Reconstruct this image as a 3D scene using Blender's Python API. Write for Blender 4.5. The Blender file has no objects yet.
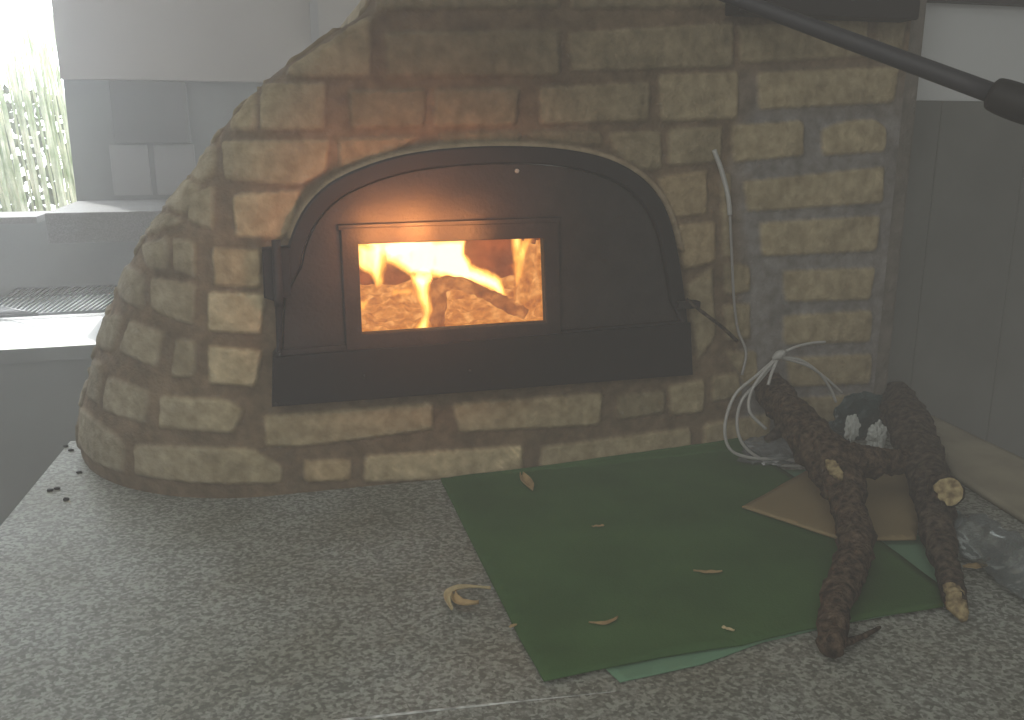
import bpy, bmesh, math, random
import numpy as np
from mathutils import Vector, Matrix, noise
random.seed(7)
rng = np.random.default_rng(7)
C = bpy.context.scene.collection
PI = math.pi
# ------------------------------------------------------------------ camera solve
F = 900.0; PITCH = math.radians(14); H = 1.41; ZC = 0.90
CP, SP = math.cos(PITCH), math.sin(PITCH)
CAM = np.array([0, 0, H])
def ray(px, py):
    x = (px-512)/F; y = (360-py)/F
    return np.array([x, y*SP+CP, y*CP-SP])
def onz(px, py, z):
    d = ray(px, py); t = (z-H)/d[2]
    return Vector(CAM+d*t)
def proj(P):
    P = np.asarray(P, float)-CAM
    dz = P[..., 1]*CP-P[..., 2]*SP
    uy = P[..., 1]*SP+P[..., 2]*CP
    return 512+F*P[..., 0]/dz, 360-F*uy/dz
def depth(P):
    return P[1]*CP-(P[2]-H)*SP
TH = math.radians(15.5)
U = np.array([math.cos(TH), math.sin(TH), 0]); V = np.array([-math.sin(TH), math.cos(TH), 0]); Z = np.array([0, 0, 1.0])
P0 = np.array(onz(350, 488, ZC))
def onplane(px, py, off=0.0):
    """intersection with the plane parallel to the oven front, `off` behind it"""
    d = ray(px, py); t = ((P0+V*off-CAM) @ V)/(d @ V)
    return CAM+d*t
def uz(px, py, off=0.0):
    q = onplane(px, py, off)-P0
    return q @ U, q[2]+ZC
def W(u, v, z):
    return Vector(P0*np.array([1, 1, 0])+U*u+V*v+Z*z)
def uv_of(p):
    q = np.array(p)-P0
    return q @ U, q @ V

# ------------------------------------------------------------------ helpers
def link(o, parent=None):
    C.objects.link(o)
    if parent is not None:
        o.parent = parent
        o.matrix_parent_inverse = parent.matrix_world.inverted()
    return o
def tag(o, label=None, cat=None, group=None, kind=None):
    for k, v in (('label', label), ('category', cat), ('group', group), ('kind', kind)):
        if v: o[k] = v
    return o
def empty(name, loc, label, cat, group=None):
    o = bpy.data.objects.new(name, None); o.location = loc; o.empty_display_size = .05
    C.objects.link(o); bpy.context.view_layer.update()
    return tag(o, label, cat, group)
def mesh_obj(name, verts, faces, mat, parent=None, smooth=False):
    me = bpy.data.meshes.new(name)
    me.from_pydata([tuple(v) for v in verts], [], [tuple(f) for f in faces])
    me.update()
    if mat: me.materials.append(mat)
    if smooth: me.polygons.foreach_set('use_smooth', [True]*len(me.polygons))
    return link(bpy.data.objects.new(name, me), parent)
def bm_obj(name, bm, mat, parent=None, smooth=False):
    bmesh.ops.recalc_face_normals(bm, faces=bm.faces)
    me = bpy.data.meshes.new(name); bm.to_mesh(me); bm.free()
    if mat: me.materials.append(mat)
    if smooth: me.polygons.foreach_set('use_smooth', [True]*len(me.polygons))
    return link(bpy.data.objects.new(name, me), parent)
def add_box(bm, u0, u1, v0, v1, z0, z1, bevel=0.0):
    vs = [bm.verts.new(W(u, v, z)) for u in (u0, u1) for v in (v0, v1) for z in (z0, z1)]
    fs = [bm.faces.new([vs[i] for i in f]) for f in ((0,1,3,2),(4,6,7,5),(0,4,5,1),(2,3,7,6),(0,2,6,4),(1,5,7,3))]
    if bevel:
        bmesh.ops.recalc_face_normals(bm, faces=fs)
        es = list({e for f in fs for e in f.edges})
        bmesh.ops.bevel(bm, geom=es, offset=bevel, segments=2, affect='EDGES', profile=.6)
def box(name, u0, u1, v0, v1, z0, z1, mat, parent=None, bevel=0.0):
    bm = bmesh.new(); add_box(bm, u0, u1, v0, v1, z0, z1, bevel)
    return bm_obj(name, bm, mat, parent)
def catmull(pts, n):
    pts = [np.array(p, float) for p in pts]
    P = [2*pts[0]-pts[1]]+pts+[2*pts[-1]-pts[-2]]
    out = []
    for i in range(1, len(P)-2):
        for k in range(n):
            t = k/n
            a, b, c, d = P[i-1], P[i], P[i+1], P[i+2]
            out.append(.5*((2*b)+(c-a)*t+(2*a-5*b+4*c-d)*t*t+(3*b-a-3*c+d)*t**3))
    out.append(pts[-1]); return out
def add_tube(bm, pts, seg=10, n=6, rough=0.0, fs=30, flat=1.0, cap_idx=None, seed=0):
    """pts: list of (x,y,z,r)"""
    P = catmull(pts, n)
    rings = []; prev = None
    for i, p in enumerate(P):
        a = P[max(0, i-1)][:3]; b = P[min(len(P)-1, i+1)][:3]
        t = Vector(b-a).normalized()
        ref = prev if prev is not None else (Vector((0, 0, 1)) if abs(t.z) < .9 else Vector((1, 0, 0)))
        s = t.cross(ref).normalized() if prev is None else (prev-t*prev.dot(t)).normalized()
        prev = s; w = t.cross(s)
        ring = []
        for k in range(seg):
            an = 2*PI*k/seg; d = s*math.cos(an)+w*math.sin(an)*flat
            q = Vector(p[:3])+d*p[3]
            if rough:
                nn = noise.noise(q*fs+Vector((seed, 0, 0)))*.6+noise.noise(q*fs*3)*.4
                ridge = abs(noise.noise(Vector((an*1.6, (q.dot(t))*fs*.5, seed))))
                q += d*p[3]*rough*(nn*1.3-ridge*.8)
            ring.append(bm.verts.new(q))
        rings.append(ring)
    for a, b in zip(rings, rings[1:]):
        for k in range(seg):
            bm.faces.new((a[k], a[(k+1) % seg], b[(k+1) % seg], b[k]))
    for r, p in ((rings[0], P[0]), (rings[-1], P[-1])):
        c = bm.verts.new(Vector(p[:3]))
        for k in range(seg):
            f = bm.faces.new((r[k], r[(k+1) % seg], c))
            if cap_idx is not None: f.material_index = cap_idx
    return rings
def plate(name, outer, holes, v0, v1, mat, parent=None, bevel=0.0):
    """extrude a polygon drawn in (u,z) on the oven front between offsets v0<v1"""
    cu = bpy.data.curves.new('tmp', 'CURVE'); cu.dimensions = '2D'; cu.fill_mode = 'BOTH'
    for poly in [outer]+holes:
        sp = cu.splines.new('POLY'); sp.points.add(len(poly)-1); sp.use_cyclic_u = True
        for p, q in zip(sp.points, poly): p.co = (q[0], q[1], 0, 1)
    cu.extrude = (v1-v0)/2-bevel; cu.bevel_depth = bevel; cu.bevel_resolution = 1; cu.offset = -bevel
    o = bpy.data.objects.new('tmp', cu); C.objects.link(o)
    dg = bpy.context.evaluated_depsgraph_get()
    me = bpy.data.meshes.new_from_object(o.evaluated_get(dg))
    bpy.data.objects.remove(o); bpy.data.curves.remove(cu)
    for v in me.vertices:
        v.co = W(v.co.x, (v0+v1)/2-v.co.z, v.co.y)
    me.name = name; me.materials.clear(); me.materials.append(mat)
    return link(bpy.data.objects.new(name, me), parent)

# ------------------------------------------------------------------ materials
def mat(name, base=(.5,.5,.5), rough=.7, spec=.3, metallic=0.0, noise_scale=0, noise_amt=.25, col2=None, bump=0.0, bump_scale=60, **kw):
    m = bpy.data.materials.new(name); m.use_nodes = True
    nt = m.node_tree; b = nt.nodes['Principled BSDF']
    b.inputs['Base Color'].default_value = (*base, 1); b.inputs['Roughness'].default_value = rough
    b.inputs['Specular IOR Level'].default_value = spec; b.inputs['Metallic'].default_value = metallic
    tc = nt.nodes.new('ShaderNodeTexCoord')
    if noise_scale:
        n = nt.nodes.new('ShaderNodeTexNoise'); n.inputs['Scale'].default_value = noise_scale; n.inputs['Detail'].default_value = 6
        nt.links.new(tc.outputs['Object'], n.inputs['Vector'])
        r = nt.nodes.new('ShaderNodeValToRGB'); c2 = col2 or tuple(max(0, c*(1-noise_amt*2)) for c in base)
        r.color_ramp.elements[0].position = .35; r.color_ramp.elements[0].color = (*c2, 1)
        r.color_ramp.elements[1].position = .65; r.color_ramp.elements[1].color = (*base, 1)
        nt.links.new(n.outputs['Fac'], r.inputs['Fac']); nt.links.new(r.outputs['Color'], b.inputs['Base Color'])
    if bump:
        n2 = nt.nodes.new('ShaderNodeTexNoise'); n2.inputs['Scale'].default_value = bump_scale; n2.inputs['Detail'].default_value = 5
        nt.links.new(tc.outputs['Object'], n2.inputs['Vector'])
        bp = nt.nodes.new('ShaderNodeBump'); bp.inputs['Strength'].default_value = bump; bp.inputs['Distance'].default_value = .01
        nt.links.new(n2.outputs['Fac'], bp.inputs['Height']); nt.links.new(bp.outputs['Normal'], b.inputs['Normal'])
    return m
def emis(name, col, s):
    m = bpy.data.materials.new(name); m.use_nodes = True; nt = m.node_tree; nt.nodes.clear()
    e = nt.nodes.new('ShaderNodeEmission'); e.inputs[0].default_value = (*col, 1); e.inputs[1].default_value = s
    o = nt.nodes.new('ShaderNodeOutputMaterial'); nt.links.new(e.outputs[0], o.inputs[0]); return m

def granite(name, base, dark, light, scale=150):
    m = bpy.data.materials.new(name); m.use_nodes = True; nt = m.node_tree; b = nt.nodes['Principled BSDF']
    b.inputs['Roughness'].default_value = .62; b.inputs['Specular IOR Level'].default_value = .25
    tc = nt.nodes.new('ShaderNodeTexCoord')
    vo = nt.nodes.new('ShaderNodeTexNoise'); vo.inputs['Scale'].default_value = scale; vo.inputs['Detail'].default_value = 3; vo.inputs['Roughness'].default_value = .7
    nt.links.new(tc.outputs['Object'], vo.inputs['Vector'])
    r = nt.nodes.new('ShaderNodeValToRGB'); cr = r.color_ramp
    cr.elements[0].position = .38; cr.elements[0].color = (*dark, 1)
    cr.elements[1].position = .64; cr.elements[1].color = (*light, 1)
    e = cr.elements.new(.5); e.color = (*base, 1)
    vr = nt.nodes.new('ShaderNodeTexVoronoi'); vr.inputs['Scale'].default_value = scale*1.5
    nt.links.new(tc.outputs['Object'], vr.inputs['Vector'])
    sx = nt.nodes.new('ShaderNodeSeparateColor'); nt.links.new(vr.outputs['Color'], sx.inputs[0])
    ml = nt.nodes.new('ShaderNodeMix'); ml.inputs[0].default_value = .30
    nt.links.new(vo.outputs['Fac'], ml.inputs[2]); nt.links.new(sx.outputs[0], ml.inputs[3])
    nt.links.new(ml.outputs[0], r.inputs['Fac'])
    n2 = nt.nodes.new('ShaderNodeTexNoise'); n2.inputs['Scale'].default_value = 7; n2.inputs['Detail'].default_value = 4
    nt.links.new(tc.outputs['Object'], n2.inputs['Vector'])
    r2 = nt.nodes.new('ShaderNodeValToRGB'); r2.color_ramp.elements[0].position = .35; r2.color_ramp.elements[0].color = (.78,.76,.70,1)
    r2.color_ramp.elements[1].position = .65; r2.color_ramp.elements[1].color = (1.0,1.0,1.0,1)
    nt.links.new(n2.outputs['Fac'], r2.inputs['Fac'])
    mx = nt.nodes.new('ShaderNodeMix'); mx.data_type = 'RGBA'; mx.blend_type = 'MULTIPLY'; mx.inputs[0].default_value = 1
    nt.links.new(r.outputs['Color'], mx.inputs[6]); nt.links.new(r2.outputs['Color'], mx.inputs[7])
    nt.links.new(mx.outputs[2], b.inputs['Base Color'])
    return m

M = {}
M['granite'] = granite('granite', (.22,.225,.20), (.135,.138,.12), (.34,.355,.32), 170)
M['granite2'] = granite('granite_shelf', (.11,.11,.112), (.08,.08,.08), (.14,.14,.14), 260)
M['iron'] = mat('black_cast_iron', (.028,.023,.022), .62, .3, 0, 25, .2, bump=.15, bump_scale=180)
M['iron_dark'] = mat('black_iron_dark', (.012,.010,.011), .6, .25)
M['steel_rod'] = mat('dark_rod', (.03,.03,.035), .5, .3)
M['plaster'] = mat('white_painted_wall', (.22,.205,.185), .85, .2, 0, 3, .05)
M['plaster_dim'] = mat('grey_painted_wall', (.34,.34,.335), .85, .2, 0, 3, .05)
M['cement'] = mat('grey_cement', (.125,.135,.128), .85, .2, 0, 4, .12)
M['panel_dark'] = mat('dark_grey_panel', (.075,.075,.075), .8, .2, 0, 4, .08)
M['panel_light'] = mat('light_grey_panel', (.17,.17,.165), .8, .2, 0, 4, .05)
M['glare_top'] = mat('glare_white_worktop', (.85,.86,.86), .35, .5)
M['wire'] = mat('grill_wire', (.06,.065,.07), .45, .5, .4)
M['cable'] = mat('white_cable', (.36,.355,.34), .45, .4)
M['cable_grey'] = mat('grey_cable', (.24,.23,.22), .45, .4)
M['bark'] = mat('brown_bark', (.125,.088,.06), .9, .15, 0, 110, .3, col2=(.028,.020,.015), bump=1, bump_scale=120)
M['bark2'] = mat('dark_bark', (.10,.078,.058), .9, .15, 0, 110, .3, col2=(.022,.018,.016), bump=.8, bump_scale=90)
M['cutwood'] = mat('cut_wood', (.38,.31,.17), .85, .15, 0, 120, .15, col2=(.15,.11,.06), bump=.6)
M['green'] = mat('dark_green_felt', (.055,.115,.038), .9, .1, 0, 9, .12, bump=.15, bump_scale=300)
M['teal'] = mat('pale_green_sheet', (.13,.24,.15), .75, .2, 0, 6, .05)
M['card'] = mat('brown_cardboard', (.24,.185,.10), .85, .15, 0, 10, .06)
M['band'] = mat('pale_beige_band', (.30,.27,.20), .85, .15, 0, 14, .12)
M['leaf'] = mat('dry_leaf', (.42,.30,.15), .8, .2, 0, 40, .2)
M['leaf_pale'] = mat('pale_dry_leaf', (.55,.45,.26), .8, .2, 0, 40, .2)
M['bag'] = mat('dark_teal_plastic', (.022,.048,.050), .35, .5, 0, 30, .2)
M['paper'] = mat('white_paper', (.42,.44,.42), .8, .2)
M['bamboo'] = mat('bamboo', (.80,.78,.64), .6, .3, 0, 9, .25, col2=(.26,.34,.15))
M['foliage'] = mat('garden_green', (.14,.16,.09), .8, .2, 0, 10, .2)
M['ground'] = mat('ground_outside', (.45,.45,.40), .9, .1)
M['floor'] = mat('grey_floor', (.16,.16,.15), .7, .2, 0, 5, .1)
M['ceil'] = mat('ceiling_paint', (.4,.4,.39), .9, .1)
M['firebrick'] = mat('fire_brick', (.60,.33,.17), .95, .1, 0, 25, .25, bump=.5, bump_scale=60)
M['charlog'] = mat('charred_log', (.10,.045,.02), .9, .1, 0, 50, .2)
# clear plastic / glass : thin shells
def thin(name, col, alpha, rough):
    m = bpy.data.materials.new(name); m.use_nodes = True; nt = m.node_tree; nt.nodes.clear()
    t = nt.nodes.new('ShaderNodeBsdfTransparent'); t.inputs[0].default_value = (*col, 1)
    g = nt.nodes.new('ShaderNodeBsdfGlossy'); g.inputs['Roughness'].default_value = rough
    fr = nt.nodes.new('ShaderNodeFresnel'); fr.inputs['IOR'].default_value = 1.6
    mx = nt.nodes.new('ShaderNodeMixShader'); o = nt.nodes.new('ShaderNodeOutputMaterial')
    nt.links.new(fr.outputs[0], mx.inputs[0]); nt.links.new(t.outputs[0], mx.inputs[1]); nt.links.new(g.outputs[0], mx.inputs[2])
    d = nt.nodes.new('ShaderNodeBsdfDiffuse'); d.inputs[0].default_value = (.5,.55,.55,1)
    m2 = nt.nodes.new('ShaderNodeMixShader'); m2.inputs[0].default_value = alpha
    nt.links.new(mx.outputs[0], m2.inputs[1]); nt.links.new(d.outputs[0], m2.inputs[2]); nt.links.new(m2.outputs[0], o.inputs[0])
    return m
M['glass'] = thin('sooty_stove_glass', (.97,.93,.88), .015, .1)
M['clear'] = thin('clear_plastic', (.88,.92,.92), .16, .06)
M['clear_bag'] = thin('clear_plastic_film', (.80,.80,.84), .16, .18)

# brickwork material driven by mesh attributes
def brick_mat():
    m = bpy.data.materials.new('brick_and_mortar'); m.use_nodes = True; nt = m.node_tree; b = nt.nodes['Principled BSDF']
    b.inputs['Roughness'].default_value = .93; b.inputs['Specular IOR Level'].default_value = .12
    at = nt.nodes.new('ShaderNodeAttribute'); at.attribute_name = 'albedo'
    tc = nt.nodes.new('ShaderNodeTexCoord')
    n = nt.nodes.new('ShaderNodeTexNoise'); n.inputs['Scale'].default_value = 55; n.inputs['Detail'].default_value = 6
    nt.links.new(tc.outputs['Object'], n.inputs['Vector'])
    r = nt.nodes.new('ShaderNodeValToRGB'); r.color_ramp.elements[0].position = .3; r.color_ramp.elements[0].color = (.70,.68,.64,1)
    r.color_ramp.elements[1].position = .72; r.color_ramp.elements[1].color = (1.15,1.15,1.15,1)
    nt.links.new(n.outputs['Fac'], r.inputs['Fac'])
    mx = nt.nodes.new('ShaderNodeMix'); mx.data_type = 'RGBA'; mx.blend_type = 'MULTIPLY'; mx.inputs[0].default_value = 1
    nt.links.new(at.outputs['Color'], mx.inputs[6]); nt.links.new(r.outputs['Color'], mx.inputs[7])
    nt.links.new(mx.outputs[2], b.inputs['Base Color'])
    n2 = nt.nodes.new('ShaderNodeTexNoise'); n2.inputs['Scale'].default_value = 220; n2.inputs['Detail'].default_value = 4
    nt.links.new(tc.outputs['Object'], n2.inputs['Vector'])
    bp = nt.nodes.new('ShaderNodeBump'); bp.inputs['Strength'].default_value = .5; bp.inputs['Distance'].default_value = .004
    nt.links.new(n2.outputs['Fac'], bp.inputs['Height']); nt.links.new(bp.outputs['Normal'], b.inputs['Normal'])
    return m
M['brick'] = brick_mat()

# ------------------------------------------------------------------ THE OVEN
# outline of the door (arched), in photo pixels -> metres on the front plane
door_px = [(272,407),(273,357),(277,352),(275,300),(286,262),(292,236),(306,208),(330,184),(362,168),(400,156),(445,149),(500,146),(555,148),(600,156),(632,170),(655,190),(670,218),(679,255),(686,300),(690,340),(693,375)]
arch_px = [tuple(q) for q in catmull(door_px[4:19], 4)]
door_px = door_px[:4]+arch_px+door_px[19:]
door_uz = [uz(*p, -.030) for p in door_px]
# left silhouette x as a function of y
sil = [(-120,385),(-40,372),(0,370),(14,365),(35,330),(60,297),(74,272),(88,262),(112,236),(142,214),(180,187),(225,151),(270,127),(310,109),(350,96),(395,84),(415,79),(440,78),(470,86),(500,86)]
sil_y = np.array([s[0] for s in sil], float); sil_x = np.array([s[1] for s in sil], float)
BACK = 0.62
uR = uz(893, 200)[0]
def ell(z):
    k = np.clip((z-ZC)/.62, 0, 1)
    a = .31*(1-k)**.8+.03*k; b = .34*(1-k)+.05*k
    return a, b
ARC = np.linspace(0, 1, 90)
def arc_pts(z, uL):
    a, b = ell(z); ph = ARC*PI/2
    return uL+a*(1-np.sin(ph)), b*(1-np.cos(ph)), ph      # u,v
def solve_uL(z):
    lo, hi = -1.2, .3
    for _ in range(26):
        mid = (lo+hi)/2
        u, v, _p = arc_pts(z, mid)
        u = np.append(u, mid); v = np.append(v, BACK)
        P = P0*np.array([1,1,0])+np.outer(u, U)+np.outer(v, V)+np.array([0,0,z])
        x, y = proj(P); i = np.argmin(x)
        if (x < np.interp(y, sil_y, sil_x)).any(): lo = mid
        else: hi = mid
    return (lo+hi)/2
zs = np.concatenate([np.arange(ZC-.004, 1.62, .003), np.arange(1.62, 2.60, .012)])
uL_raw = np.array([solve_uL(min(z, 1.66)) for z in zs])
ker = np.ones(9)/9; uL = np.convolve(np.pad(uL_raw, 4, mode='edge'), ker, 'valid')
nS, nA, nB = 400, 150, 14
rows = []
for z, ul in zip(zs, uL):
    a, b = ell(z)
    us = np.linspace(uR, ul+a, nS); vs = np.zeros(nS)
    ph = np.linspace(0, PI/2, nA+1)[1:]
    ua = ul+a*(1-np.sin(ph)); va = b*(1-np.cos(ph))
    ub = np.full(nB, ul); vb = np.linspace(b, BACK, nB+1)[1:]
    u = np.concatenate([us, ua, ub]); v = np.concatenate([vs, va, vb])
    rows.append(P0*np.array([1,1,0])+np.outer(u, U)+np.outer(v, V)+np.array([0,0,z]))
G = np.array(rows)                                   # rows x cols x 3
nr, nc = G.shape[:2]
du = np.gradient(G, axis=1); dzv = np.gradient(G, axis=0)
N = np.cross(dzv, du); N /= np.linalg.norm(N, axis=2, keepdims=True)+1e-9
if (N[50, 50] @ V) > 0: N = -N
PX, PY = proj(G)
# traced bricks: (polygon px, tone, warm: orange tint, firelight painted in beside the door)
B = []
def br(t, *p, w=0.0): B.append((p, t, w))
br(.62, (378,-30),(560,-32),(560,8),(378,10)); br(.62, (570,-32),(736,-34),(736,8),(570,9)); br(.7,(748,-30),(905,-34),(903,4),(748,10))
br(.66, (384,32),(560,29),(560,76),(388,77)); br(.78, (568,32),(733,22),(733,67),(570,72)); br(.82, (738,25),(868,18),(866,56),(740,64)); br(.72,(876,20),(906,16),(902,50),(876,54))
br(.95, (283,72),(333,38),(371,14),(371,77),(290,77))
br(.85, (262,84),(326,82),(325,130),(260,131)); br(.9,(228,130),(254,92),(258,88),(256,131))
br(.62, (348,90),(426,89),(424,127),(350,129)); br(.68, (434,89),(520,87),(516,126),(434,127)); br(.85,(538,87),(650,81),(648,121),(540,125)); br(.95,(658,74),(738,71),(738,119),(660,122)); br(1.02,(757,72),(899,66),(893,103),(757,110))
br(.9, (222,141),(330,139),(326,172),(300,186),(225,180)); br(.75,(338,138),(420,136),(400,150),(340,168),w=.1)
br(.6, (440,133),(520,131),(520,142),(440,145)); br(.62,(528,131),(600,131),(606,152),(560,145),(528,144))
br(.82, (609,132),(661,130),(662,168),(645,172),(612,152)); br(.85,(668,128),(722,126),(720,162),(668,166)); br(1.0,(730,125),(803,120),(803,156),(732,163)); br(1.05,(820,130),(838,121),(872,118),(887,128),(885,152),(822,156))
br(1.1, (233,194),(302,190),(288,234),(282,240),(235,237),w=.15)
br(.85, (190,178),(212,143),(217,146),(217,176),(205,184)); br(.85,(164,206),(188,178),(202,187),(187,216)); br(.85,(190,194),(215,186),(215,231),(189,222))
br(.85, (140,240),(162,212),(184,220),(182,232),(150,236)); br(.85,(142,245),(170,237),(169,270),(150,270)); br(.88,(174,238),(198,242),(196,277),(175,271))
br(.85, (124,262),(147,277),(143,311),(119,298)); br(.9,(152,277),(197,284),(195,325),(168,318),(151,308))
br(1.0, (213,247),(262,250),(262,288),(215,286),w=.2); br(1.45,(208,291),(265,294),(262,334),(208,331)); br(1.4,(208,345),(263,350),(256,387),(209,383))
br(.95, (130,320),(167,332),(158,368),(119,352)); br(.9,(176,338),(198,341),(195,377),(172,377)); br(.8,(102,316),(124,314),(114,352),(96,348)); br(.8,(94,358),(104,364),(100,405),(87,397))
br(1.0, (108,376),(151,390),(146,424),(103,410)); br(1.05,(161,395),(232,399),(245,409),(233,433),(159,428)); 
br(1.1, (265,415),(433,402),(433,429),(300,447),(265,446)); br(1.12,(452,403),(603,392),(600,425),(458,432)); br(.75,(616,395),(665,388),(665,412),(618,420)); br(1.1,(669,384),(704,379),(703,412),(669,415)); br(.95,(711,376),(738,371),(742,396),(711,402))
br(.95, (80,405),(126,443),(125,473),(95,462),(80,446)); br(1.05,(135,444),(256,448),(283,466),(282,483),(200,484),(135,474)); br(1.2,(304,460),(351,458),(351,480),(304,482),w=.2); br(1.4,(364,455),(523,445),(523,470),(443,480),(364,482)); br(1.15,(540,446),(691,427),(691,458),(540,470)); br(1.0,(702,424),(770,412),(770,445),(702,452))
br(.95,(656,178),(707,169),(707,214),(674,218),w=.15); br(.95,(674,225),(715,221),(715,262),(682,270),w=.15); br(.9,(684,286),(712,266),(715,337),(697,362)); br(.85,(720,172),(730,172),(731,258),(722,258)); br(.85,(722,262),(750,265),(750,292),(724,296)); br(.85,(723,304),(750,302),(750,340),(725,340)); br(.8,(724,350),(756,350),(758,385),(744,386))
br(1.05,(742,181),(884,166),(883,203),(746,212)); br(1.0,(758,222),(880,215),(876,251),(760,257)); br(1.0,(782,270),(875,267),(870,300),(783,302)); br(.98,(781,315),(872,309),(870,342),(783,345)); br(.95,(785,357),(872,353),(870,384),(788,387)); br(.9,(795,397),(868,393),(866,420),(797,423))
hh = np.zeros((nr, nc)); tone = np.ones((nr, nc)); warm = np.zeros((nr, nc)); bright = np.zeros((nr, nc))
S = np.stack([G[..., 0]*31, G[..., 1]*31, G[..., 2]*31], -1)
def vnoise(sc, seed):
    """cheap smooth value noise on the grid"""
    q = G*sc+seed*13.7
    out = np.zeros((nr, nc))
    for k in range(5):
        a = rng.uniform(-1, 1, (3,)); a /= np.linalg.norm(a); ph = rng.uniform(0, 6.28)
        b = rng.uniform(-1, 1, (3,)); b /= np.linalg.norm(b)
        out += np.sin(q @ (a*(1+.4*k))+ph+1.3*np.sin(q @ b*1.7+k))
    return out/5
n1 = vnoise(90, 1); n2 = vnoise(220, 2); n3 = vnoise(30, 3); n4 = vnoise(500, 4)
inview = (PY > -28) & (PY < 520) & (PX < 912)
ids = np.full((nr, nc), -1)
for i, (poly, t, w) in enumerate(B):
    P = np.array(poly, float); c = P.mean(0)
    x0, y0 = P.min(0)-6; x1, y1 = P.max(0)+6
    sel = (PX > x0) & (PX < x1) & (PY > y0) & (PY < y1)
    if not sel.any(): continue
    X = PX[sel]+n1[sel]*1.3; Y = PY[sel]+n2[sel]*.9
    ds = []
    for k in range(len(P)):
        a = P[k]; b = P[(k+1) % len(P)]; e = b-a; nn = np.array([e[1], -e[0]]); nn /= np.linalg.norm(nn)+1e-9
        if (c-a) @ nn > 0: nn = -nn
        ds.append((X-a[0])*nn[0]+(Y-a[1])*nn[1])
    ds = np.array(ds); kk = .55
    d = np.log(np.exp(np.clip(ds*kk, -40, 40)).sum(0))/kk
    h = np.clip((1.6-d)/4.2, 0, 1); h = h*h*(3-2*h)
    cur = hh[sel]; better = h > cur
    cur = np.where(better, h, cur); hh[sel] = cur
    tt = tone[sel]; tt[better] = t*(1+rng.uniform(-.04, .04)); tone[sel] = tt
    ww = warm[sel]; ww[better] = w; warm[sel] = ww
# regular courses wherever nothing of the front was traced (flank, chimney above)
arc_s = np.concatenate([[0], np.cumsum(np.linalg.norm(np.diff(G[0], axis=0), axis=1))])[None, :].repeat(nr, 0)
out = (~inview) | (np.arange(nc)[None, :] > nS+int(nA*.86)) 
zz = (G[..., 2]-ZC)/.066; rowi = np.floor(zz); fz = np.abs(zz-rowi-.5)*.066
ss = arc_s/.21+(rowi % 2)*.5; coli = np.floor(ss); fs_ = np.abs(ss-coli-.5)*.21
dd = np.minimum(.026-fz, .097-fs_)+n1*.0015
hreg = np.clip(dd/.006, 0, 1)
hh = np.where(out & (hh < .05), hreg, hh); tone = np.where(out, .8+.25*np.sin(coli*7.1+rowi*3.3)*.5, tone)
# pale plaster rim round the door arch
dp = np.array([(p[0], p[1]) for p in door_px], float)
def seg_dist(X, Y, P):
    best = np.full(X.shape, 1e9)
    for a, b in zip(P[:-1], P[1:]):
        e = b-a; t = np.clip(((X-a[0])*e[0]+(Y-a[1])*e[1])/(e @ e), 0, 1)
        best = np.minimum(best, np.hypot(X-a[0]-t*e[0], Y-a[1]-t*e[1]))
    return best
near = seg_dist(PX, PY, np.array(arch_px[4:]))
rim = np.clip((5.0-near)/2.5, 0, 1)*((PY < 250))
disp = hh*.0048+n1*.0011*(.4+hh)+n2*.0006+n4*.0004
disp = disp*(1-rim)+rim*.011
disp[:, nS+nA:] *= .6
Gd = G+N*disp[..., None]
# albedo
brickc = np.array([.315,.262,.165]); mort_l = np.array([.165,.122,.078]); mort_r = np.array([.19,.18,.172]); rimc = np.array([.30,.24,.16])
seam = np.clip((PX-728+n3*14)/26, 0, 1)[..., None]*np.clip((PY-60)/60, 0, 1)[..., None]
mort = mort_l*(1-seam)+mort_r*seam
mort = mort*(1+.22*n3+.12*n1)[..., None]
mott = (1+.14*n3+.13*n1+.08*n2)
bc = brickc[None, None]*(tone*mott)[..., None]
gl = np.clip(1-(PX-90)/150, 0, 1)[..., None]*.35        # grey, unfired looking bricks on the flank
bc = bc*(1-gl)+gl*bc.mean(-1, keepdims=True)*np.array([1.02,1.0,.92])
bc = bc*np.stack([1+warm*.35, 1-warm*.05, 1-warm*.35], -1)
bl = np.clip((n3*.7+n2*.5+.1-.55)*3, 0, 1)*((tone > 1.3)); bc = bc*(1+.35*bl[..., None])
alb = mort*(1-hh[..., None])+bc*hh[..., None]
soot = np.exp(-((PX-460)/230)**2-((PY-50)/100)**2)[..., None]      # smoke staining over the arch
alb = alb*(1-.40*soot)*(1-soot*np.array([.0,.03,.05]))
alb = alb*(1-rim[..., None])+rimc*rim[..., None]
alb = np.clip(alb, .01, .9)
# build, leaving the door opening out
q0, q1 = (G @ U)-(P0 @ U), G[..., 2]
def inside(X, Y, P):
    r = np.zeros(X.shape, bool); j = len(P)-1
    for i in range(len(P)):
        xi, yi = P[i]; xj, yj = P[j]
        c = ((yi > Y) != (yj > Y)) & (X < (xj-xi)*(Y-yi)/(yj-yi+1e-12)+xi)
        r ^= c; j = i
    return r
dcen = np.array([482., 290.]); hole_px = dcen+(dp-dcen)*.93
hole = inside(PX, PY, hole_px); hole[:, nS:] = False
idx = np.arange(nr*nc).reshape(nr, nc)
quad = np.stack([idx[:-1, :-1], idx[:-1, 1:], idx[1:, 1:], idx[1:, :-1]], -1).reshape(-1, 4)
hq = (hole[:-1, :-1] | hole[:-1, 1:] | hole[1:, 1:] | hole[1:, :-1]).reshape(-1)
quad = quad[~hq]
oven_root = empty('brick_oven', W(.1, .2, ZC), 'pale brick wood-fired oven with rounded left flank and black arched iron door on granite', 'oven')
me = bpy.data.meshes.new('brickwork')
me.vertices.add(nr*nc); me.vertices.foreach_set('co', Gd.reshape(-1))
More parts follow.
